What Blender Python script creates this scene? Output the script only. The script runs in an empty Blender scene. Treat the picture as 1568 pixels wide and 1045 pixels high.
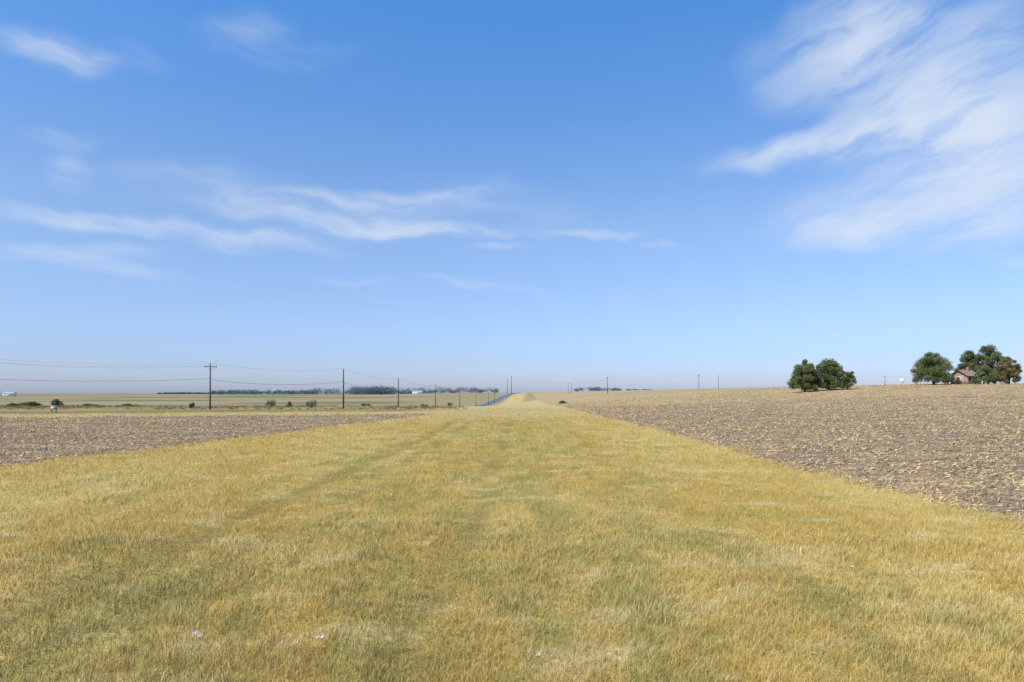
import bpy, math, random
import numpy as np
rng=np.random.default_rng(7); random.seed(7)
scene=bpy.context.scene
H=3.0; F=1045.0; HZ=602.0
def sm(a,b,t):
    t=np.clip((t-a)/(b-a),0,1); return t*t*(3-2*t)
TRK=((-6.6,0.3,1.0,.5),(-4.9,0.3,.6,.4),(-0.9,1.2,.9,.45),(0.9,1.2,.4,.4),(4.6,2.2,.35,.4))
def trx(X0,ph,y): return X0+0.45*np.sin(y*0.045+ph)+0.03*(np.minimum(y,80)-30)*(1 if X0>-3 else .6)
def zf(x,y):
    x=np.asarray(x,float); y=np.asarray(y,float)
    lm=1-sm(-20,50,x)
    far=9.0-3.2*(1-sm(-260,-60,x))
    left=-6*sm(105,480,y)+far*sm(480,1050,y)
    w=sm(10,120,x)*sm(40,190,y)
    right=3*sm(150,900,y)*(1-w)+5.5*w
    und=0.05*np.sin(x*0.45+np.sin(y*0.13)*1.5)*np.cos(y*0.21+1)+0.03*np.sin(x*1.1+y*.37)
    tr=np.zeros_like(x)
    for X0,ph,a,_ in TRK: tr-=0.07*a*np.exp(-((x-trx(X0,ph,y))/0.35)**2)
    und=und*np.exp(-(np.abs(y)/400)**2)
    return left*lm+right*(1-lm)+und+tr*(1-sm(60,120,y))
# ---------------------------------------------------------------- noise
def vnoise(x,y,seed=0):
    xi=np.floor(x).astype(np.int64); yi=np.floor(y).astype(np.int64)
    fx=x-xi; fy=y-yi; fx=fx*fx*(3-2*fx); fy=fy*fy*(3-2*fy)
    def h(a,b):
        n=(a*374761393+b*668265263+seed*1442695041)&0xffffffff
        n=((n^(n>>13))*1274126177)&0xffffffff
        return ((n^(n>>16))&0xffff)/65535.0
    return (h(xi,yi)*(1-fx)+h(xi+1,yi)*fx)*(1-fy)+(h(xi,yi+1)*(1-fx)+h(xi+1,yi+1)*fx)*fy
# ---------------------------------------------------------------- node helpers
class N:
    def __init__(s,tree): s.t=tree; s.n=tree.nodes; s.l=tree.links
    def new(s,ty,**k):
        nd=s.n.new(ty)
        for a,b in k.items(): setattr(nd,a,b)
        return nd
    def put(s,inp,v):
        if isinstance(v,bpy.types.NodeSocket): s.l.new(v,inp)
        elif v is not None: inp.default_value=v
    def m(s,op,a,b=None,c=None,clamp=False):
        nd=s.new('ShaderNodeMath',operation=op,use_clamp=clamp)
        s.put(nd.inputs[0],a); s.put(nd.inputs[1],b)
        if c is not None: s.put(nd.inputs[2],c)
        return nd.outputs[0]
    def vm(s,op,a,b=None):
        nd=s.new('ShaderNodeVectorMath',operation=op)
        s.put(nd.inputs[0],a); s.put(nd.inputs[1],b)
        return nd.outputs[1] if op=='LENGTH' else nd.outputs[0]
    def noise(s,vec,scale,detail=4,rough=0.55,dist=0,stretch=None,loc=(0,0,0)):
        if stretch is not None:
            mp=s.new('ShaderNodeMapping'); s.put(mp.inputs[0],vec); mp.inputs['Scale'].default_value=stretch; mp.inputs['Location'].default_value=loc; vec=mp.outputs[0]
        nd=s.new('ShaderNodeTexNoise'); s.put(nd.inputs['Vector'],vec)
        nd.inputs['Scale'].default_value=scale; nd.inputs['Detail'].default_value=detail; nd.inputs['Roughness'].default_value=rough; nd.inputs['Distortion'].default_value=dist
        return nd.outputs[0]
    def mr(s,v,a,b,c=0.0,d=1.0,smooth=True):
        nd=s.new('ShaderNodeMapRange',interpolation_type='SMOOTHSTEP' if smooth else 'LINEAR')
        s.put(nd.inputs[0],v)
        for i,q in enumerate((a,b,c,d)): s.put(nd.inputs[i+1],q)
        return nd.outputs[0]
    def mix(s,f,a,b,mode='MIX'):
        nd=s.new('ShaderNodeMix',data_type='RGBA',blend_type=mode)
        s.put(nd.inputs[0],f)
        s.put(nd.inputs[6],a if isinstance(a,bpy.types.NodeSocket) else (*a,1))
        s.put(nd.inputs[7],b if isinstance(b,bpy.types.NodeSocket) else (*b,1))
        return nd.outputs[2]
    def xyz(s,v):
        nd=s.new('ShaderNodeSeparateXYZ'); s.put(nd.inputs[0],v); return nd.outputs
def newmat(name):
    m=bpy.data.materials.new(name); m.use_nodes=True; m.node_tree.nodes.clear()
    n=N(m.node_tree); out=n.new('ShaderNodeOutputMaterial'); return m,n,out
def simple(name,col,rough=0.8,var=0.25,scale=3.0,metal=0.0):
    m,n,out=newmat(name)
    b=n.new('ShaderNodeBsdfPrincipled'); b.inputs['Roughness'].default_value=rough; b.inputs['Metallic'].default_value=metal
    tc=n.new('ShaderNodeTexCoord').outputs['Object']
    f=n.noise(tc,scale,3)
    c=n.mix(n.mr(f,0.3,0.7),tuple(k*(1-var) for k in col),tuple(min(1,k*(1+var)) for k in col))
    n.put(b.inputs['Base Color'],c); n.l.new(b.outputs[0],out.inputs[0]); return m
# grass colour group
def grass_group():
    g=bpy.data.node_groups.new('grass_colour','ShaderNodeTree')
    g.interface.new_socket('Color',in_out='OUTPUT',socket_type='NodeSocketColor')
    n=N(g); go=n.new('NodeGroupOutput')
    P=n.new('ShaderNodeNewGeometry').outputs['Position']
    X,Y,Z=n.xyz(P)
    big=n.noise(P,1.0,2,0.5,stretch=(0.17,0.08,0))
    mid=n.noise(P,1.0,3,0.65,stretch=(0.8,0.33,0))
    fine=n.noise(P,1.0,2,0.6,stretch=(3.4,2.2,0))
    straw=(0.64,0.475,0.16); gold=(0.54,0.355,0.09); olive=(0.325,0.29,0.08); pale=(0.74,0.60,0.30)
    c=n.mix(n.mr(n.m('ADD',n.m('MULTIPLY',big,.6),n.m('MULTIPLY',fine,.4)),0.40,0.60),gold,straw)
    cx=n.m('ABSOLUTE',n.m('ADD',X,0.5))
    cen=n.mr(cx,2.0,12.0,0.04,-0.045)
    gsel=n.m('ADD',n.m('ADD',n.m('MULTIPLY',mid,0.6),n.m('MULTIPLY',big,0.2)),n.m('ADD',n.m('MULTIPLY',fine,0.28),cen))
    c=n.mix(n.mr(gsel,0.50,0.67,0.0,0.8),c,olive)
    p2=n.noise(P,1.0,3,0.65,stretch=(0.5,0.9,0),loc=(31,7,0))
    c=n.mix(n.mr(p2,0.52,0.66,0.0,0.6),c,pale)
    tr=None
    for X0,ph,a,wd in TRK:
        s=n.m('SINE',n.m('MULTIPLY_ADD',Y,0.045,ph))
        sl=0.03*(1 if X0>-3 else .6)
        off=n.m('ADD',n.m('MULTIPLY',s,0.45),n.m('MULTIPLY_ADD',n.m('MINIMUM',Y,80.0),sl,-30*sl+X0))
        d=n.m('ABSOLUTE',n.m('SUBTRACT',X,off))
        k=n.mr(d,0.0,0.25+wd,a,0.0)
        tr=k if tr is None else n.m('MAXIMUM',tr,k)
    tn=n.noise(P,1.0,2,0.6,stretch=(0.5,0.16,0),loc=(9,3,0))
    tr=n.m('MULTIPLY',tr,n.mr(tn,0.36,0.60,0.05,0.75))
    c=n.mix(tr,c,(0.26,0.205,0.065))
    n.l.new(c,go.inputs[0]); return g
GG=grass_group()
def add_mesh(name,verts,faces_flat,sizes,mats,attrs=None,mi=None,smooth=False):
    me=bpy.data.meshes.new(name)
    nv=len(verts); nf=len(sizes)
    me.vertices.add(nv); me.vertices.foreach_set('co',np.asarray(verts,np.float32).ravel())
    me.loops.add(len(faces_flat)); me.loops.foreach_set('vertex_index',np.asarray(faces_flat,np.int32))
    me.polygons.add(nf)
    st=np.concatenate([[0],np.cumsum(sizes)[:-1]]).astype(np.int32)
    me.polygons.foreach_set('loop_start',st)
    try: me.polygons.foreach_set('loop_total',np.asarray(sizes,np.int32))
    except Exception: pass
    if mi is not None: me.polygons.foreach_set('material_index',np.asarray(mi,np.int32))
    if smooth: me.polygons.foreach_set('use_smooth',np.ones(nf,bool))
    if attrs:
        for k,v in attrs.items():
            a=me.attributes.new(k,'FLOAT','POINT'); a.data.foreach_set('value',np.asarray(v,np.float32))
    me.update(calc_edges=True)
    for m in (mats if isinstance(mats,(list,tuple)) else [mats]): me.materials.append(m)
    ob=bpy.data.objects.new(name,me); scene.collection.objects.link(ob); return ob
# ---------------------------------------------------------------- ground
k=7.0; NN=401
tt=np.linspace(-1,1,NN); ax=7000*np.sinh(k*tt)/np.sinh(k)
GX,GY=np.meshgrid(ax,ax+6.0,indexing='xy')
gyv=ax+6.0
GZ=zf(GX,GY)
def gz(x,y):
    i=int(np.clip(np.searchsorted(ax,x)-1,0,NN-2)); j=int(np.clip(np.searchsorted(gyv,y)-1,0,NN-2))
    u=(x-ax[i])/(ax[i+1]-ax[i]); v=(y-gyv[j])/(gyv[j+1]-gyv[j])
    return float(GZ[j,i]*(1-u)*(1-v)+GZ[j,i+1]*u*(1-v)+GZ[j+1,i]*(1-u)*v+GZ[j+1,i+1]*u*v)
verts=np.stack([GX.ravel(),GY.ravel(),GZ.ravel()],1)
I,J=np.meshgrid(np.arange(NN-1),np.arange(NN-1),indexing='xy'); a=(J*NN+I).ravel()
faces=np.stack([a,a+1,a+1+NN,a+NN],1)
gm,n,out=newmat('ground_soil_and_grass')
P=n.new('ShaderNodeNewGeometry').outputs['Position']; X,Y,Z=n.xyz(P)
gg=n.new('ShaderNodeGroup'); gg.node_tree=GG
fineg=n.noise(P,14,3,0.7)
grass=n.mix(n.mr(fineg,0.3,0.7,0.55,0.05),gg.outputs[0],(0.16,0.115,0.035))
nE=n.m('ADD',n.m('MULTIPLY_ADD',n.noise(P,0.45,2),1.8,-0.9),n.m('MULTIPLY_ADD',n.noise(P,3.0,2),1.2,-0.6))
redge=n.m('MULTIPLY_ADD',n.m('MAXIMUM',n.m('SUBTRACT',Y,150.0),0.0),0.02,11.6)
maskR=n.mr(n.m('SUBTRACT',n.m('ADD',X,nE),redge),-0.4,0.4)
ledge=n.m('MULTIPLY_ADD',Y,0.15,-25.0)
mL1=n.mr(n.m('SUBTRACT',ledge,n.m('ADD',X,nE)),-0.4,0.4)
topy=n.m('MULTIPLY_ADD',X,0.27,100.0)
mL2=n.mr(n.m('SUBTRACT',topy,n.m('ADD',Y,n.m('MULTIPLY',nE,1.2))),-0.8,0.8)
maskL=n.m('MULTIPLY',mL1,mL2)
# soil
s1=n.noise(P,2.2,5,0.7); s2=n.noise(P,9,3,0.6)
soil=n.mix(n.mr(s1,0.3,0.7),(0.135,0.097,0.063),(0.305,0.225,0.15))
rows=n.noise(P,1.0,3,0.55,stretch=(0.045,0.35,0)); rowsb=n.noise(P,1.0,3,0.6,stretch=(0.25,1.5,0),loc=(3,9,0))
strw=n.noise(P,5.0,5,0.75)
straw_col=n.mix(n.mr(s2,0.3,0.7),(0.42,0.29,0.13),(0.60,0.44,0.22))
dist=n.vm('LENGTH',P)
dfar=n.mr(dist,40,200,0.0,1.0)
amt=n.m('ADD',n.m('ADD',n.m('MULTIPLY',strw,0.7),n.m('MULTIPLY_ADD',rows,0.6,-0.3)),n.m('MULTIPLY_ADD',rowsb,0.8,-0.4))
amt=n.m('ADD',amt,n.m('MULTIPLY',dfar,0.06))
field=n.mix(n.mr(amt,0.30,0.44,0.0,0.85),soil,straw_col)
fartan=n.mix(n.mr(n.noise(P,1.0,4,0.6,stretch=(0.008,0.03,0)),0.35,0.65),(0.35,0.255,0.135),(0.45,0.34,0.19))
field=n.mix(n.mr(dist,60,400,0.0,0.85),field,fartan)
# pasture and far ground on the left / on the hill
q1=n.noise(P,1.0,4,0.6,0.4,stretch=(0.012,0.06,0)); q2=n.noise(P,1.0,5,0.65,stretch=(0.10,0.3,0))
past=n.mix(n.mr(q1,0.40,0.56),(0.33,0.24,0.125),(0.21,0.185,0.085))
past=n.mix(n.mr(q2,0.50,0.68,0,0.6),past,(0.42,0.32,0.165))
past=n.mix(n.mr(n.noise(P,1.0,4,.7,stretch=(0.07,0.22,0),loc=(5,2,0)),0.54,0.66,0,0.6),past,(0.12,0.13,0.055))
farg=n.mix(n.mr(n.noise(P,1.0,3,0.5,stretch=(0.004,0.012,0)),0.46,0.58),(0.34,0.25,0.155),(0.17,0.185,0.09))
past=n.mix(n.mr(Y,330,600),past,farg)
hill=n.mix(n.mr(q2,0.35,0.65),(0.36,0.265,0.15),(0.27,0.225,0.11))
past=n.mix(n.m('MULTIPLY',n.mr(X,-120,-60),n.mr(Y,380,480)),past,hill)
pm=n.m('MULTIPLY',n.mr(n.m('SUBTRACT',n.m('ADD',Y,n.m('MULTIPLY',nE,3.0)),topy),13,20),n.mr(n.m('ADD',X,n.m('MULTIPLY',Y,0.05)),-2,-14))
pm=n.m('MAXIMUM',pm,n.m('MULTIPLY',n.mr(Y,430,520),n.mr(n.m('ABSOLUTE',n.m('SUBTRACT',X,n.m('MULTIPLY_ADD',Y,0.03,-16.0))),5,12)))
drystrip=n.mix(n.mr(q2,0.3,0.7),(0.52,0.40,0.19),(0.42,0.33,0.145))
drys=n.mix(n.mr(Y,70,95),grass,drystrip)
col=n.mix(pm,drys,past)
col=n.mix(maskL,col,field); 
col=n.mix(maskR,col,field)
b=n.new('ShaderNodeBsdfDiffuse'); n.put(b.inputs[0],col)
bp=n.new('ShaderNodeBump'); bp.inputs['Strength'].default_value=1.0; bp.inputs['Distance'].default_value=0.14
n.put(bp.inputs['Height'],n.m('ADD',n.m('ADD',n.m('MULTIPLY',s1,0.9),n.m('MULTIPLY',s2,0.3)),n.m('MULTIPLY',rowsb,.6)))
n.l.new(bp.outputs[0],b.inputs['Normal'])
n.l.new(b.outputs[0],out.inputs[0])
ground=add_mesh('ground',verts,faces.ravel(),np.full(len(faces),4),gm,smooth=True)
# ---------------------------------------------------------------- masks in numpy
def edge_noise(x,y): return (vnoise(x*0.6,y*0.6,3)-.5)*1.6+(vnoise(x*2.2,y*2.2,4)-.5)*0.9
def is_right(x,y,pad=0): return x+edge_noise(x,y)>11.6+np.maximum(y-150,0)*0.02+pad
def is_left(x,y,pad=0):
    e=edge_noise(x,y); return (x+e< -25+0.15*y-pad)&(y+e*1.2<100+0.27*x-pad)
def polar(nn,r0,r1,half=math.radians(50)):
    r=np.exp(rng.uniform(math.log(r0),math.log(r1),nn)); a=rng.uniform(-half,half,nn)
    return r*np.sin(a),r*np.cos(a),r
# ---------------------------------------------------------------- grass blades
gb,n,out=newmat('dry_grass_blades')
gg=n.new('ShaderNodeGroup'); gg.node_tree=GG
rn=n.new('ShaderNodeAttribute',attribute_name='rnd').outputs['Fac']
tp=n.new('ShaderNodeAttribute',attribute_name='tip').outputs['Fac']
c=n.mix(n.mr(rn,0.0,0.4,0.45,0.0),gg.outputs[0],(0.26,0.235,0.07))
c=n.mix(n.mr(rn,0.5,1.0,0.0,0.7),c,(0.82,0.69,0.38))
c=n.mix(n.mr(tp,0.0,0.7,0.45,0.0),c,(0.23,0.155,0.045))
d=n.new('ShaderNodeBsdfDiffuse'); n.put(d.inputs[0],c); n.l.new(d.outputs[0],out.inputs[0])
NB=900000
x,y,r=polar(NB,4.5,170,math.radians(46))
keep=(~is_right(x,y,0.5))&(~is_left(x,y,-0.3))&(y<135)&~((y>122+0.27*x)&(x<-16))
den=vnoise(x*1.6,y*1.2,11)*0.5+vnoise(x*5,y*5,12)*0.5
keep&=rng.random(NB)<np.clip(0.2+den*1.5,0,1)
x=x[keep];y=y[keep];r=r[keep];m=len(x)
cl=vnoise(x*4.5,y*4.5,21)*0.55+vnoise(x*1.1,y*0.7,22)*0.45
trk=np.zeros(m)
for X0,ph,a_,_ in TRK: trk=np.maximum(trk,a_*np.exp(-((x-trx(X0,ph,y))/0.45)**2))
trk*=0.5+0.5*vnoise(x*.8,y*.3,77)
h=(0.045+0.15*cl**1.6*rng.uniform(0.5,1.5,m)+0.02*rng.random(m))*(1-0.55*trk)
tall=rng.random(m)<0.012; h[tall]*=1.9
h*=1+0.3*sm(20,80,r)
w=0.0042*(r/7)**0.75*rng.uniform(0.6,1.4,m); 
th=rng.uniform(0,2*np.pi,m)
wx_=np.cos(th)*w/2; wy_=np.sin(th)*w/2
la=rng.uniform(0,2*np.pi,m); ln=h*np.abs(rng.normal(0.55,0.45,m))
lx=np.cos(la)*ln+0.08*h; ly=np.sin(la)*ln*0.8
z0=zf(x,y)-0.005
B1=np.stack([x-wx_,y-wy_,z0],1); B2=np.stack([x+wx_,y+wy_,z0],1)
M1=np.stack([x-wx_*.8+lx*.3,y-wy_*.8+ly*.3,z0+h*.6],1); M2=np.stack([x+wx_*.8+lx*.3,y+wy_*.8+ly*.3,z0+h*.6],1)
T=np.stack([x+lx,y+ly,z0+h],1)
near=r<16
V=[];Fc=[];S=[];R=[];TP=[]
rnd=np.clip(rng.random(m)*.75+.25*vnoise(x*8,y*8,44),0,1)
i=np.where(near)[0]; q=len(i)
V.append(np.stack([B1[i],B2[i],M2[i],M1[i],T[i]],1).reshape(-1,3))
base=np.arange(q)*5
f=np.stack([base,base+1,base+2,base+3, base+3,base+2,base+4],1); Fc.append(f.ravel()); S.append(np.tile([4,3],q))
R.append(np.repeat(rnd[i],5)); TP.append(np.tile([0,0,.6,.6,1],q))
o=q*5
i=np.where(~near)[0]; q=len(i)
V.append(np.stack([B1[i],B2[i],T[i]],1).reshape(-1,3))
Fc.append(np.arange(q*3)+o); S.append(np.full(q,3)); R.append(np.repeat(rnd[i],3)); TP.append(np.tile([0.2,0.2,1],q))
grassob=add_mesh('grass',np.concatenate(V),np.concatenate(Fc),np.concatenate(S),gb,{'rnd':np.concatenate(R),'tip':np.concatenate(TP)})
# ---------------------------------------------------------------- field stubble and clods
sb,n,out=newmat('corn_stubble_straw')
rn=n.new('ShaderNodeAttribute',attribute_name='rnd').outputs['Fac']
c=n.mix(rn,(0.32,0.21,0.095),(0.70,0.52,0.26)); d=n.new('ShaderNodeBsdfDiffuse'); n.put(d.inputs[0],c); n.l.new(d.outputs[0],out.inputs[0])
NS=360000
x,y,r=polar(NS,13,260,math.radians(46))
kp=(is_right(x,y,-0.2)|is_left(x,y,-0.2))&(rng.random(NS)<np.clip(0.14+1.7*(vnoise(x*0.35,y*1.6,31)*.5+vnoise(x*2,y*3,32)*.5-0.28),0.05,1))
x=x[kp];y=y[kp];r=r[kp];m=len(x)
L=rng.uniform(0.03,0.20,m)*(r/22)**0.3; W=rng.uniform(0.008,0.032,m)*(r/22)**0.6
lk=x<0; L[lk]*=.75
an=rng.normal(0,0.9,m); ti=rng.normal(0,0.22,m); stand=rng.random(m)<0.10; ti[stand]=rng.uniform(0.9,1.5,stand.sum()); L[stand]*=0.7
dx=np.cos(an)*np.cos(ti)*L/2; dy=np.sin(an)*np.cos(ti)*L/2; dz=np.abs(np.sin(ti))*L/2
px=-np.sin(an)*W/2; py=np.cos(an)*W/2; pz=W*rng.uniform(-.5,.5,m)
z0=zf(x,y)+0.02+dz
V=np.stack([np.stack([x-dx-px,y-dy-py,z0-dz-pz],1),np.stack([x-dx+px,y-dy+py,z0-dz+pz],1),np.stack([x+dx+px,y+dy+py,z0+dz+pz],1),np.stack([x+dx-px,y+dy-py,z0+dz-pz],1)],1).reshape(-1,3)
add_mesh('corn_stubble',V,np.arange(4*m),np.full(m,4),sb,{'rnd':np.repeat(rng.random(m),4)})
cm=simple('dark_soil_clods',(0.21,0.15,0.10),0.95,0.35,1.5)
NC=120000
x,y,r=polar(NC,13,150,math.radians(46))
kp=(is_right(x,y,0.1)|is_left(x,y,0.1)); x=x[kp];y=y[kp];r=r[kp];m=len(x)
s=rng.uniform(0.015,0.08,m)*(r/22)**0.45
oc=np.array([[1,0,0],[0,1,0],[-1,0,0],[0,-1,0],[0,0,1.0]])
V=oc[None]*s[:,None,None]*rng.uniform(0.6,1.3,(m,5,3)); an=rng.uniform(0,6.28,m)
vx=V[:,:,0]*np.cos(an)[:,None]-V[:,:,1]*np.sin(an)[:,None]; vy=V[:,:,0]*np.sin(an)[:,None]+V[:,:,1]*np.cos(an)[:,None]
V=np.stack([vx+x[:,None],vy+y[:,None],V[:,:,2]+zf(x,y)[:,None]-0.01],2).reshape(-1,3)
bs=np.arange(m)*5; f=np.stack([bs,bs+1,bs+4,bs+1,bs+2,bs+4,bs+2,bs+3,bs+4,bs+3,bs,bs+4],1)
add_mesh('soil_clods',V,f.ravel(),np.full(m*4,3),cm)
# ---------------------------------------------------------------- generic geometry builder
class G:
    def __init__(s): s.v=[]; s.f=[]; s.mi=[]
    def tube(s,pts,rad,seg=8,mi=0,cap=True):
        pts=[np.array(p,float) for p in pts]; b0=len(s.v)
        for i,p in enumerate(pts):
            d=pts[min(i+1,len(pts)-1)]-pts[max(i-1,0)]; d/=np.linalg.norm(d)+1e-9
            u=np.cross(d,[0,0,1.0]) if abs(d[2])<.9 else np.cross(d,[1.0,0,0]); u/=np.linalg.norm(u); w=np.cross(d,u)
            for k in range(seg):
                a=2*math.pi*k/seg; s.v.append(p+(u*math.cos(a)+w*math.sin(a))*rad[i])
        for i in range(len(pts)-1):
            for k in range(seg):
                a=b0+i*seg+k; b=b0+i*seg+(k+1)%seg; s.f.append([a,b,b+seg,a+seg]); s.mi.append(mi)
        if cap:
            s.f.append([b0+(len(pts)-1)*seg+k for k in range(seg)]); s.mi.append(mi)
            s.f.append([b0+k for k in range(seg)][::-1]); s.mi.append(mi)
    def box(s,c,d,mi=0,rot=0):
        b0=len(s.v); cc,ss=math.cos(rot),math.sin(rot)
        for z in(-1,1):
            for yy,xx in((-1,-1),(-1,1),(1,1),(1,-1)):
                X_=xx*d[0]/2;Y_=yy*d[1]/2
                s.v.append(np.array([c[0]+X_*cc-Y_*ss,c[1]+X_*ss+Y_*cc,c[2]+z*d[2]/2]))
        for f in([0,3,2,1],[4,5,6,7],[0,1,5,4],[1,2,6,5],[2,3,7,6],[3,0,4,7]): s.f.append([b0+k for k in f]); s.mi.append(mi)
    def poly(s,pts,mi=0):
        b0=len(s.v); s.v+= [np.array(p,float) for p in pts]; s.f.append(list(range(b0,b0+len(pts)))); s.mi.append(mi)
    def obj(s,name,mats,smooth=False,parent=None,loc=None):
        ob=add_mesh(name,np.array(s.v),np.concatenate([np.array(f) for f in s.f]),np.array([len(f) for f in s.f]),mats,mi=s.mi,smooth=smooth)
        if loc is not None: ob.location=loc
        if parent: ob.parent=parent
        return ob
def wx(px,Y): return (px-784)/F*Y
# ---------------------------------------------------------------- poles and wires
wood=simple('weathered_wood',(0.085,0.07,0.06),0.9,0.3,6); ceram=simple('insulator',(0.25,0.26,0.27),0.4,0.1)
wirem=simple('wire_metal',(0.13,0.13,0.14),0.5,0.1); steel=simple('galvanized_steel',(0.35,0.36,0.37),0.5,0.15)
def pole(px,Y,ht,X=None,arm=True,r=0.15,rot=0.6):
    Xp=wx(px,Y) if X is None else X; z=gz(Xp,Y); g=G()
    g.tube([(0,0,-0.3),(0,0,ht*.5),(0.02,0,ht)],[r,r*.85,r*.65],10,0)
    if arm:
        g.box((0,0.16,ht-0.55),(2.2,0.11,0.12),0,rot); 
        for t in(-1.0,-0.35,1.0):
            cx,cy=t*math.cos(rot),0.16+t*math.sin(rot)
            g.tube([(cx,cy,ht-.49),(cx,cy,ht-.36),(cx,cy,ht-.28)],[0.035,0.06,0.03],8,1)
        g.tube([(0.7*math.cos(rot),.16+.7*math.sin(rot),ht-.6),(0,0.12,ht-1.2)],[.025,.025],6,2)
        g.tube([(-0.7*math.cos(rot),.16-.7*math.sin(rot),ht-.6),(0,0.12,ht-1.2)],[.025,.025],6,2)
    g.tube([(0,0,ht),(0,0,ht+.18)],[0.05,.04],8,1)
    g.box((0,-.17,ht*.62),(.16,.12,.2),2,rot)
    g.obj('utility_pole',[wood,ceram,steel],True,loc=(Xp,Y,z))
    return (Xp,Y,z,ht)
LP=[pole(-170,92,8.6,r=.16),pole(322,125,8.4,r=.15)]
for px,Y,ht,rr in((526,141,8.0,.17),(610,204,8.4,.17),(667,276,8.6,.17),(704,340,8.6,.17),(729,405,8.6,.17),(748,480,9.0,.17),(757,560,9.5,.2)): LP.append(pole(px,Y,ht,arm=False,r=rr))
LP2=[pole(783,900,24,r=.42),pole(777,905,20,r=.32)]
cross=[pole(870,520,8.5,arm=True),pole(875,530,8,arm=False),pole(930,400,9.8,r=.2),pole(1070,400,8.2,r=.15),pole(1100,405,8.2,r=.12,arm=False),pole(1212,402,7.8,arm=True,r=.12),pole(1355,380,7.0,r=.13),pole(1500,370,7,r=.13)]
wg=G()
def span(a,b,ha,hb,off=(0,0),sag=0.7,r=0.012):
    A=np.array([a[0]+off[0],a[1]+off[1],a[2]+ha]); B=np.array([b[0]+off[0],b[1]+off[1],b[2]+hb]); pts=[]
    for t in np.linspace(0,1,17):
        p=A*(1-t)+B*t; p[2]-=sag*4*t*(1-t); pts.append(p)
    wg.tube(pts,[r]*17,4,0,False)
for i in range(len(LP)-1):
    a,b=LP[i],LP[i+1]; rs=1+0.4*i
    if i==0:
        span(a,b,a[3]-.3,b[3]-.28,(-.8,-.4),.9,.008); span(a,b,a[3]-.3,b[3]-.28,(.8,.6),1.1,.008)
    span(a,b,a[3]+.15,b[3]+.15,(0,0),0.9,.009*rs)
    span(a,b,a[3]*.62+.3,b[3]*.64 +.3,(0,-.2),0.75,.022+0.003*i)
for i in range(len(cross)-1):
    if i in(0,1,3,4): continue
    a,b=cross[i],cross[i+1]; span(a,b,a[3]-.2,b[3]-.2,(0,0),.7,.02)
span(LP2[0],cross[0],22,8.3,(0,0),2,.05)
span(cross[0],cross[2],8.3,8.3,(0,0),.9,.025); span(cross[3],cross[5],7.4,7.6,(0,0),.9,.02)
wg.obj('power_lines',[wirem])
# ---------------------------------------------------------------- road
rm,n,out=newmat('asphalt')
P=n.new('ShaderNodeNewGeometry').outputs['Position']
b=n.new('ShaderNodeBsdfPrincipled'); b.inputs['Roughness'].default_value=0.85; b.inputs['Specular IOR Level'].default_value=.25
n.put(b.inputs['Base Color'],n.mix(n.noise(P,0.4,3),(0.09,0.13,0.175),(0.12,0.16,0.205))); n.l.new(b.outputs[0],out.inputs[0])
ym=simple('yellow_road_paint',(0.6,0.42,0.06),0.7,0.1)
ctl=[(-36,300),(-28,400),(-21,500),(-16,620),(-11,730),(-4,850),(6,960),(18,1060),(34,1200)]
cy=np.array([c[1] for c in ctl],float); cxx=np.array([c[0] for c in ctl],float)
ys=np.arange(300,1200,6.0); xs=np.interp(ys,cy,cxx); ker=np.ones(15)/15; xs2=np.convolve(np.pad(xs,7,'edge'),ker,'valid')
def ribbon(off,wd,dz,mat,name,parent=None):
    g=G()
    for i in range(len(ys)):
        for sx in(-1,1):
            xx=xs2[i]+off+sx*wd/2; g.v.append(np.array([xx,ys[i],gz(xx,ys[i])+dz]))
    for i in range(len(ys)-1): g.f.append([2*i,2*i+1,2*i+3,2*i+2]); g.mi.append(0)
    return g.obj(name,[mat],parent=parent)
rd=ribbon(0,8.6,0.22,rm,'road'); ribbon(0,0.2,0.25,ym,'centre_line',rd)
wp=simple('white_road_paint',(0.75,0.75,0.72),0.7,0.1)
ribbon(-3.8,0.12,0.25,wp,'edge_line_left',rd); ribbon(3.8,0.12,0.25,wp,'edge_line_right',rd)
# ---------------------------------------------------------------- foliage
def leafmat(name,dark,light,trans=0.25):
    m,n,out=newmat(name)
    rn=n.new('ShaderNodeAttribute',attribute_name='rnd').outputs['Fac']
    P=n.new('ShaderNodeNewGeometry').outputs['Position']
    f=n.m('ADD',n.m('MULTIPLY',rn,0.6),n.m('MULTIPLY',n.noise(P,0.7,2),0.5))
    c=n.mix(n.mr(f,0.2,0.85),dark,light)
    d=n.new('ShaderNodeBsdfDiffuse'); t=n.new('ShaderNodeBsdfTranslucent'); n.put(d.inputs[0],c); n.put(t.inputs[0],c)
    mx=n.new('ShaderNodeMixShader'); mx.inputs[0].default_value=trans
    n.l.new(d.outputs[0],mx.inputs[1]); n.l.new(t.outputs[0],mx.inputs[2]); n.l.new(mx.outputs[0],out.inputs[0]); return m
lf_g=leafmat('leaves_green',(0.085,0.11,0.05),(0.25,0.27,0.11)); lf_o=leafmat('leaves_rust',(0.12,0.12,0.055),(0.32,0.245,0.11))
lf_haze=leafmat('distant_foliage_hazed',(0.11,0.15,0.17),(0.16,0.20,0.21),0.1); lf_b=leafmat('bush_leaves',(0.06,0.095,0.03),(0.16,0.21,0.065))  # far treeline leaves: blue distance haze painted into their colour
bark=simple('bark',(0.10,0.08,0.065),0.95,0.3,4)
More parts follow.
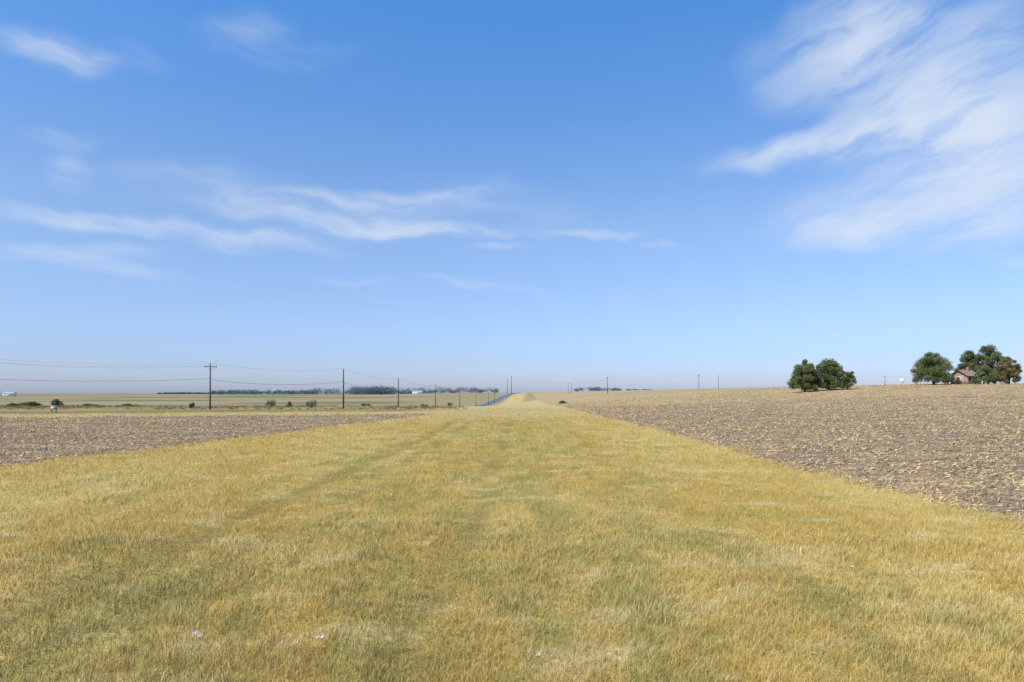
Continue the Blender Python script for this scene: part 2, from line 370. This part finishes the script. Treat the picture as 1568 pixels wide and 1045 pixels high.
def leaves(cent,rad,nper,size):
    cent=np.asarray(cent,float); rad=np.asarray(rad,float)
    idx=np.repeat(np.arange(len(cent)),nper); q=len(idx)
    d=rng.normal(size=(q,3)); d/=np.linalg.norm(d,axis=1)[:,None]
    rr=rng.random(q)**0.45*(1+0.12*rng.normal(size=q))
    p=cent[idx]+d*rr[:,None]*rad[idx]
    nr=rng.normal(size=(q,3))+d*0.8; nr/=np.linalg.norm(nr,axis=1)[:,None]
    u=np.cross(nr,rng.normal(size=(q,3))); u/=np.linalg.norm(u,axis=1)[:,None]; v=np.cross(nr,u)
    s=size*rng.uniform(.5,1.3,q)[:,None]
    V=np.stack([p-u*s,p-v*s*.6,p+u*s,p+v*s*.6],1).reshape(-1,3)
    br=np.repeat(rng.random(len(cent))*.5,nper)+rng.random(q)*.5
    return V,np.repeat(br,4)
def tree(name,X,Y,w,h,mat,nblob=60,nper=260,ls=0.15,base=0.04,dp=0.85,round_=2.2):
    z=gz(X,Y); par=bpy.data.objects.new(name,None); scene.collection.objects.link(par); par.location=(X,Y,z)
    cs=[];rs=[]
    for i in range(nblob):
        br=rng.uniform(0.07,0.12)*w
        a=rng.uniform(0,2*np.pi); t=rng.random()
        core=(i%4==0)
        R=(1-t**round_)**.5 if t>.25 else (.90+.1*t/.25)
        rr=R*(rng.uniform(.0,.6) if core else rng.uniform(.75,1.02))
        jt=1+rng.uniform(-.10,.06)
        zc=h*base+br*.7+t*(h*(1-base)-br*1.7)*jt
        cs.append((math.cos(a)*rr*(w/2-br*.75),math.sin(a)*rr*(w/2*dp-br*.75),zc)); rs.append((br*1.1,br,br*.85))
    for i in range(max(2,nblob//7)):
        t=rng.random()*.75; br=.15*w; a=rng.uniform(0,6.28); rr=rng.uniform(0,.5)
        cs.append((math.cos(a)*rr*w/2,math.sin(a)*rr*w/2*dp,h*base+br*.7+t*(h-br*2))); rs.append((br*1.2,br,br*.8))
    V,at=leaves(cs,rs,nper,ls)
    q=len(V)//4
    V[:,2]=np.maximum(V[:,2],0.1)
    ob=add_mesh('crown',V,np.arange(4*q),np.full(q,4),mat,{'rnd':at}); ob.parent=par
    g=G(); tr=max(.16,w*.024)
    forks=[]
    for s0 in range(2 if w>6 else 1):
        ox=rng.uniform(-.06,.06)*w; g.tube([(ox,0,-.3),(ox*1.1,0.05,h*.16),(ox*1.6,0,h*.3)],[tr*1.3,tr,tr*.8],9); forks.append((ox*1.6,0,h*.3))
    for i in range(min(16,nblob)):
        f=forks[i%len(forks)]; c=cs[i*nblob//min(16,nblob)]; mid=((f[0]+c[0])/2+rng.uniform(-.3,.3),(f[1]+c[1])/2,(f[2]+c[2])/2+.15)
        g.tube([f,mid,c],[tr*.5,tr*.3,tr*.1],6)
    g.obj('trunk_and_limbs',[bark],True,parent=par)
    return par
Yt=170
tree('oak_tree',wx(1232,Yt),Yt,7.8,8.0,lf_g,85,240,base=.02)
tree('oak_tree',wx(1269,Yt+2),Yt+2,9.8,8.3,lf_g,100,240,base=.02)
tree('oak_tree',wx(1297,Yt-1),Yt-1,5.0,5.2,lf_g,38,220,.13,base=.02)
tree('oak_tree',wx(1429,Yt+2),Yt+2,11.0,8.3,lf_g,105,230,base=.02)
tree('oak_tree',wx(1484,Yt+9),Yt+9,7.4,8.8,lf_g,66,240,base=.05)
tree('oak_tree',wx(1514,Yt+7),Yt+7,9.4,10.2,lf_g,95,240,base=.03)
tree('oak_tree',wx(1543,Yt-1),Yt-1,7.2,6.8,lf_o,66,230,base=.02)
tree('oak_tree',wx(1508,Yt-1),Yt-1,5.2,5.0,lf_g,40,220,.13,base=.02)
tree('mesquite_tree',wx(88,420),420,8.5,5.2,lf_g,22,160,0.3,base=.1)
def bush(px,Y,w,h,name='bush',mat=lf_b,nb=9):
    X=wx(px,Y); z=gz(X,Y)
    cs=[(rng.uniform(-.38,.38)*w,rng.uniform(-.2,.2)*w,h*rng.uniform(.25,.7)) for _ in range(nb)]; rs=[(w*.2,w*.18,h*.33)]*nb
    V,at=leaves(cs,rs,150,max(.07,w*.03)); V[:,2]=np.maximum(V[:,2],0.02); q=len(V)//4
    g=G(); 
    for c in cs: g.tube([(0,0,-.1),(c[0]*.5,c[1]*.5,c[2]*.6),c],[.04,.03,.012],5)
    nv=len(V)
    allv=np.concatenate([V,np.array(g.v)]); ff=np.concatenate([np.arange(nv)]+[np.array(f)+nv for f in g.f]); sz=np.concatenate([np.full(q,4),[len(f) for f in g.f]])
    ob=add_mesh(name,allv,ff,sz,[mat,bark],{'rnd':np.concatenate([at,np.zeros(len(g.v))])},mi=np.concatenate([np.zeros(q),np.ones(len(g.f))])); ob.location=(X,Y,z)
bush(415,155,2.6,2.0); bush(443,160,1.7,1.5); bush(477,150,2.4,2.3); bush(293,136,1.6,1.3); bush(45,300,9,2.6); bush(22,310,6,2.0); bush(862,230,3.0,1.3); bush(560,230,3,1.2); bush(650,330,4,1.6); bush(690,240,2,1.6); bush(200,300,7,1.5); bush(140,330,9,1.7)
bush(1466,169,1.8,1.2); bush(1494,168,2.0,1.3)
# distant treelines (one mass each)
def treeline(name,segs,nt,hh,mat,ls):
    cs=[];rs=[]
    for _ in range(nt):
        s=segs[rng.integers(len(segs))]; t=rng.random(); px=s[0]+(s[1]-s[0])*t; Y=rng.uniform(s[2],s[3]); X=wx(px,Y); z=gz(X,Y)
        hgt=hh*s[4]*rng.uniform(.5,1.15)
        for j in range(3):
            wdt=hgt*rng.uniform(.5,.9); cs.append((X+rng.uniform(-.6,.6)*hgt,Y,z+hgt*(.3+.22*j))); rs.append((wdt,wdt,hgt*.34))
    V,at=leaves(cs,rs,42,ls); q=len(V)//4
    add_mesh(name,V,np.arange(4*q),np.full(q,4),mat,{'rnd':at})
treeline('distant_treeline',[(325,480,1500,1700,.8),(470,760,1350,1600,1.0),(540,600,1300,1400,1.2),(240,340,1800,2000,.4)],480,13,lf_haze,0.9)
treeline('distant_treeline',[(882,950,860,920,.9),(940,1000,900,980,.45)],60,5.8,lf_haze,0.5)
treeline('distant_treeline',[(1060,1215,900,1000,.6)],60,4.2,lf_haze,0.5)
# scattered weeds in left pasture (one mass)
cs=[];rs=[]
for _ in range(1700):
    Y=rng.uniform(125,420); px=rng.uniform(-40,720)
    if rng.random()<.5: Y=rng.uniform(125,200)
    X=wx(px,Y); 
    if vnoise(np.array(X*.05),np.array(Y*.02),5)<.4: continue
    hg=rng.uniform(.15,.6); cs.append((X,Y,gz(X,Y)+hg*.4)); rs.append((hg*1.8,hg,hg*.6))
V,at=leaves(cs,rs,22,0.11); q=len(V)//4
add_mesh('pasture_weeds',V,np.arange(4*q),np.full(q,4),leafmat('weeds',(0.12,0.125,0.05),(0.32,0.26,0.12)),{'rnd':at})
# ---------------------------------------------------------------- farmhouse
def build_house(name,X,Y,w,d,wall_h,roof_h,wallm,roofm,rot):
    par=bpy.data.objects.new(name,None); scene.collection.objects.link(par); par.location=(X,Y,gz(X,Y)); par.rotation_euler=(0,0,rot)
    g=G(); g.box((0,0,wall_h/2-.2),(w,d,wall_h+.4)); 
    for s in(-1,1): g.poly([(s*w/2,-d/2,wall_h),(s*w/2,d/2,wall_h),(s*w/2,0,wall_h+roof_h)][::s])
    g.obj('walls',[wallm],parent=par)
    g=G(); e=.4
    for s in(-1,1):
        z1=wall_h-e*roof_h/(d/2)
        g.poly([(-w/2-e,s*(d/2+e),z1+.03),(w/2+e,s*(d/2+e),z1+.03),(w/2+e,0,wall_h+roof_h+.03),(-w/2-e,0,wall_h+roof_h+.03)])
        g.poly([(-w/2-e,s*(d/2+e),z1+.13),(w/2+e,s*(d/2+e),z1+.13),(w/2+e,0,wall_h+roof_h+.15),(-w/2-e,0,wall_h+roof_h+.15)])
        g.poly([(-w/2-e,s*(d/2+e),z1+.03),(w/2+e,s*(d/2+e),z1+.03),(w/2+e,s*(d/2+e),z1+.13),(-w/2-e,s*(d/2+e),z1+.13)])
    g.obj('roof',[roofm],parent=par)
    g=G(); g.box((w*.25,0,wall_h+roof_h+.3),(.5,.5,1.1)); g.obj('chimney',[simple('chimney_brick',(.3,.18,.13))],parent=par)
    g=G()
    for xx in(-w*.3,w*.3):
        g.box((xx,-d/2-.02,wall_h*.58),(.95,.06,1.3),0); g.box((xx,-d/2-.06,wall_h*.58),(.75,.04,1.1),1)
    g.box((-w/2-.02,0,wall_h*.58),(.06,.95,1.3),0); g.box((-w/2-.06,0,wall_h*.58),(.04,.75,1.1),1)
    g.obj('windows',[simple('white_trim',(.7,.68,.62)),simple('window_glass',(.04,.05,.06),.15,.1)],parent=par)
    g=G(); g.box((0,-d/2-.03,1.02),(.95,.08,2.05)); g.obj('door',[simple('door_paint',(.55,.53,.48))],parent=par)
    return par
build_house('farmhouse',wx(1477,173),173,4.6,4.2,2.1,1.3,simple('old_brick_wall',(.36,.25,.19),.9,.25,2),simple('rusty_roof',(.29,.19,.145),.8,.3,1.5),math.radians(22))
whitem=simple('white_paint',(.75,.75,.74),.6,.05); greyr=simple('grey_metal_roof',(.4,.42,.44),.5,.1)
build_house('barn',wx(15,900),900,12,10,3.5,2,whitem,greyr,.2)
build_house('barn',wx(640,1150),1150,16,12,3.5,2,whitem,greyr,-.2)
# water tower
g=G(); prof=[(1.0,0),(.8,5),(.8,8),(2.2,9.4),(2.8,10.6),(2.6,11.8),(1.5,12.7),(.15,13)]
g.tube([(0,0,p[1]*1.12) for p in prof],[p[0]*.95 for p in prof],20); Xw=wx(1381,800); g.obj('water_tower',[whitem],True,loc=(Xw,800,gz(Xw,800)))
# little equipment pedestal with posts at field edge
g=G(); g.tube([(-.35,0,-.2),(-.35,0,1.25)],[.07,.06],8,0); g.tube([(.35,0,-.2),(.3,0,1.0)],[.07,.06],8,0); g.box((0,-.1,.72),(.62,.3,.55),1); g.box((0,-.1,1.03),(.7,.38,.06),1); g.tube([(0,0.1,.9),(0.05,.1,1.6)],[.04,.04],8,0)
Xp=wx(83,106); g.obj('utility_pedestal',[wood,simple('pale_metal',(.55,.55,.52),.5,.1)],loc=(Xp,106,gz(Xp,106)))
# cotton litter
cot=simple('cotton_fibre',(.75,.72,.68),.9,.05,20)
cs=[];rs=[]
for px,py,s in((299,976,.045),(307,980,.024),(488,985,.026),(495,984,.02),(160,765,.035),(825,1003,.015),(704,740,.03),(1305,874,.018),(936,768,.03),(1213,826,.018)):
    Y=H*F/(py-HZ)*.985; X=wx(px,Y); cs.append((X,Y,float(zf(X,Y))+.10)); rs.append((s*1.3,s,s*.6))
V,at=leaves(cs,rs,60,.010); q=len(V)//4
add_mesh('cotton_litter',V,np.arange(4*q),np.full(q,4),cot)
# ---------------------------------------------------------------- camera
cam=bpy.data.cameras.new('camera'); co=bpy.data.objects.new('camera',cam); scene.collection.objects.link(co)
cam.lens=24; cam.sensor_width=36; cam.shift_y=(HZ-522.5)/1568; co.location=(0,0,H+float(zf(0,0))); co.rotation_euler=(math.radians(90),0,0)
cam.clip_end=20000; cam.clip_start=.1; scene.camera=co
# ---------------------------------------------------------------- sun and sky
EL=math.radians(50); AZ=math.radians(232)
sun=bpy.data.lights.new('sun','SUN'); sun.energy=4.7; sun.angle=math.radians(.53); sun.color=(1,.945,.85)
so=bpy.data.objects.new('sun',sun); scene.collection.objects.link(so)
from mathutils import Vector
dv=Vector((math.sin(AZ)*math.cos(EL),math.cos(AZ)*math.cos(EL),math.sin(EL))); so.rotation_euler=dv.to_track_quat('Z','Y').to_euler(); so.location=(0,0,50)
w=bpy.data.worlds.new('World'); scene.world=w; w.use_nodes=True; w.node_tree.nodes.clear(); n=N(w.node_tree)
out=n.new('ShaderNodeOutputWorld'); bg=n.new('ShaderNodeBackground'); bg.inputs[1].default_value=.1; n.l.new(bg.outputs[0],out.inputs[0])
sky=n.new('ShaderNodeTexSky',sky_type='NISHITA'); sky.sun_disc=False; sky.sun_elevation=EL; sky.sun_rotation=AZ; sky.air_density=1.0; sky.dust_density=0.6; sky.ozone_density=2.0; sky.altitude=0
D=n.new('ShaderNodeTexCoord').outputs['Generated']; dx,dy,dz=n.xyz(D)
az=n.m('ARCTAN2',dx,dy); el=n.m('ARCSINE',dz)
cb=n.new('ShaderNodeCombineXYZ'); n.put(cb.inputs[0],az); n.put(cb.inputs[1],el); A=cb.outputs[0]
def ae(px,py): 
    u=px-784; return math.atan(u/F), math.atan((HZ-py)/math.hypot(F,u))
def warp(A,amp,sc,loc):
    nt=n.new('ShaderNodeTexNoise'); mp=n.new('ShaderNodeMapping'); n.put(mp.inputs[0],A); mp.inputs['Location'].default_value=loc; n.l.new(mp.outputs[0],nt.inputs['Vector']); nt.inputs['Scale'].default_value=sc; nt.inputs['Detail'].default_value=3; nt.inputs['Roughness'].default_value=.6
    v=n.vm('SUBTRACT',nt.outputs['Color'],(.5,.5,.5)); v=n.vm('MULTIPLY',v,(amp,amp*.7,0)); return n.vm('ADD',A,v)
Aw=warp(A,.085,7,(2,5,0))
def strokes(lst,gain=1):
    tot=None
    for (x1,y1,x2,y2,wd,op) in lst:
        a=ae(x1,y1); b=ae(x2,y2); c=((a[0]+b[0])/2,(a[1]+b[1])/2); L=math.hypot(b[0]-a[0],b[1]-a[1])/2; ang=math.atan2(b[1]-a[1],b[0]-a[0])
        mp=n.new('ShaderNodeMapping',vector_type='TEXTURE'); n.put(mp.inputs[0],Aw); mp.inputs['Location'].default_value=(c[0],c[1],0); mp.inputs['Rotation'].default_value=(0,0,ang); mp.inputs['Scale'].default_value=(L*1.2,wd/F,1)
        l=n.vm('LENGTH',mp.outputs[0]); v=n.mr(l,1.6,0.0,0.0,op*gain)
        tot=v if tot is None else n.m('ADD',tot,v)
    return tot
left=strokes([(0,65,150,95,18,.65),(320,50,430,60,22,.25),(400,92,520,90,14,.15),(160,65,250,100,14,.12),(50,207,130,210,12,.25),
 (90,240,140,275,20,.35),(0,325,250,352,12,.65),(200,345,470,375,14,.65),(0,392,210,390,11,.5),(120,410,260,420,9,.25),
 (200,265,420,285,20,.22),(330,300,700,295,13,.45),(350,315,620,345,15,.55),(560,350,790,360,11,.8),(500,330,720,310,30,.3),(850,358,960,362,7,.45),(980,378,1030,380,7,.4),
 (740,385,800,383,6,.35),(680,430,820,440,6,.35),(500,432,610,436,6,.2),(700,300,900,340,30,.12)],.85)
right=strokes([(1200,110,1480,60,54,.65),(1250,45,1420,15,46,.5),(1300,150,1568,190,44,.5),(1140,245,1420,190,20,.85),(1300,215,1568,120,46,.6),
 (1250,330,1568,250,42,.5),(1420,270,1600,190,64,.75),(1250,355,1560,340,28,.7),(1310,370,1440,375,18,.5),(1440,110,1600,60,44,.35),(1480,350,1590,300,44,.35),(1500,395,1600,412,8,.3)],1.05)
def fib(ang,sx,sy,loc):
    mp=n.new('ShaderNodeMapping',vector_type='TEXTURE'); n.put(mp.inputs[0],Aw); mp.inputs['Rotation'].default_value=(0,0,ang); mp.inputs['Scale'].default_value=(1/sx,1/sy,1); mp.inputs['Location'].default_value=loc
    nt=n.new('ShaderNodeTexNoise'); n.l.new(mp.outputs[0],nt.inputs['Vector']); nt.inputs['Scale'].default_value=1; nt.inputs['Detail'].default_value=6; nt.inputs['Roughness'].default_value=.58
    return nt.outputs[0]
f1=fib(math.radians(-6),8,36,(0,0,0)); f2=fib(math.radians(18),6,20,(3,1,0))
dl=n.m('MULTIPLY',left,n.mr(f1,.28,.70,.2,1.25)); dr=n.m('MULTIPLY',right,n.mr(f2,.29,.69,.12,1.35))
den=n.m('ADD',dl,dr)
den=n.m('SUBTRACT',1.0,n.m('EXPONENT',n.m('MULTIPLY',den,-1.1)))   # optical depth
den=n.m('MULTIPLY',den,n.mr(dy,0,.2))
# clear-air grade with elevation (scales the physical sky: cleaner, bluer air)
grade=n.new('ShaderNodeValToRGB'); n.put(grade.inputs[0],n.m('MAXIMUM',dz,0.0))
cr=grade.color_ramp; S3=1/3.
cr.elements[0].position=0; cr.elements[1].position=1
cr.elements[0].color=(.95*S3,1.10*S3,1.78*S3,1); cr.elements[1].color=(.9*S3,1.6*S3,2.2*S3,1)
for p,c in((.05,(.95,1.10,1.68)),(.12,(1.14,1.25,1.62)),(.24,(1.36,1.48,1.72)),(.36,(1.08,1.52,1.98)),(.50,(.80,1.62,2.3))):
    e=cr.elements.new(p); e.color=(c[0]*S3,c[1]*S3,c[2]*S3,1)
g3=n.vm('MULTIPLY',grade.outputs[0],(3,3,3))
skyc=n.vm('MULTIPLY',sky.outputs[0],g3)
fin=n.mix(den,skyc,(7.6,8.3,9.3))
n.l.new(fin,bg.inputs[0])
scene.view_settings.view_transform='Standard'; scene.view_settings.look='None'; scene.view_settings.exposure=0
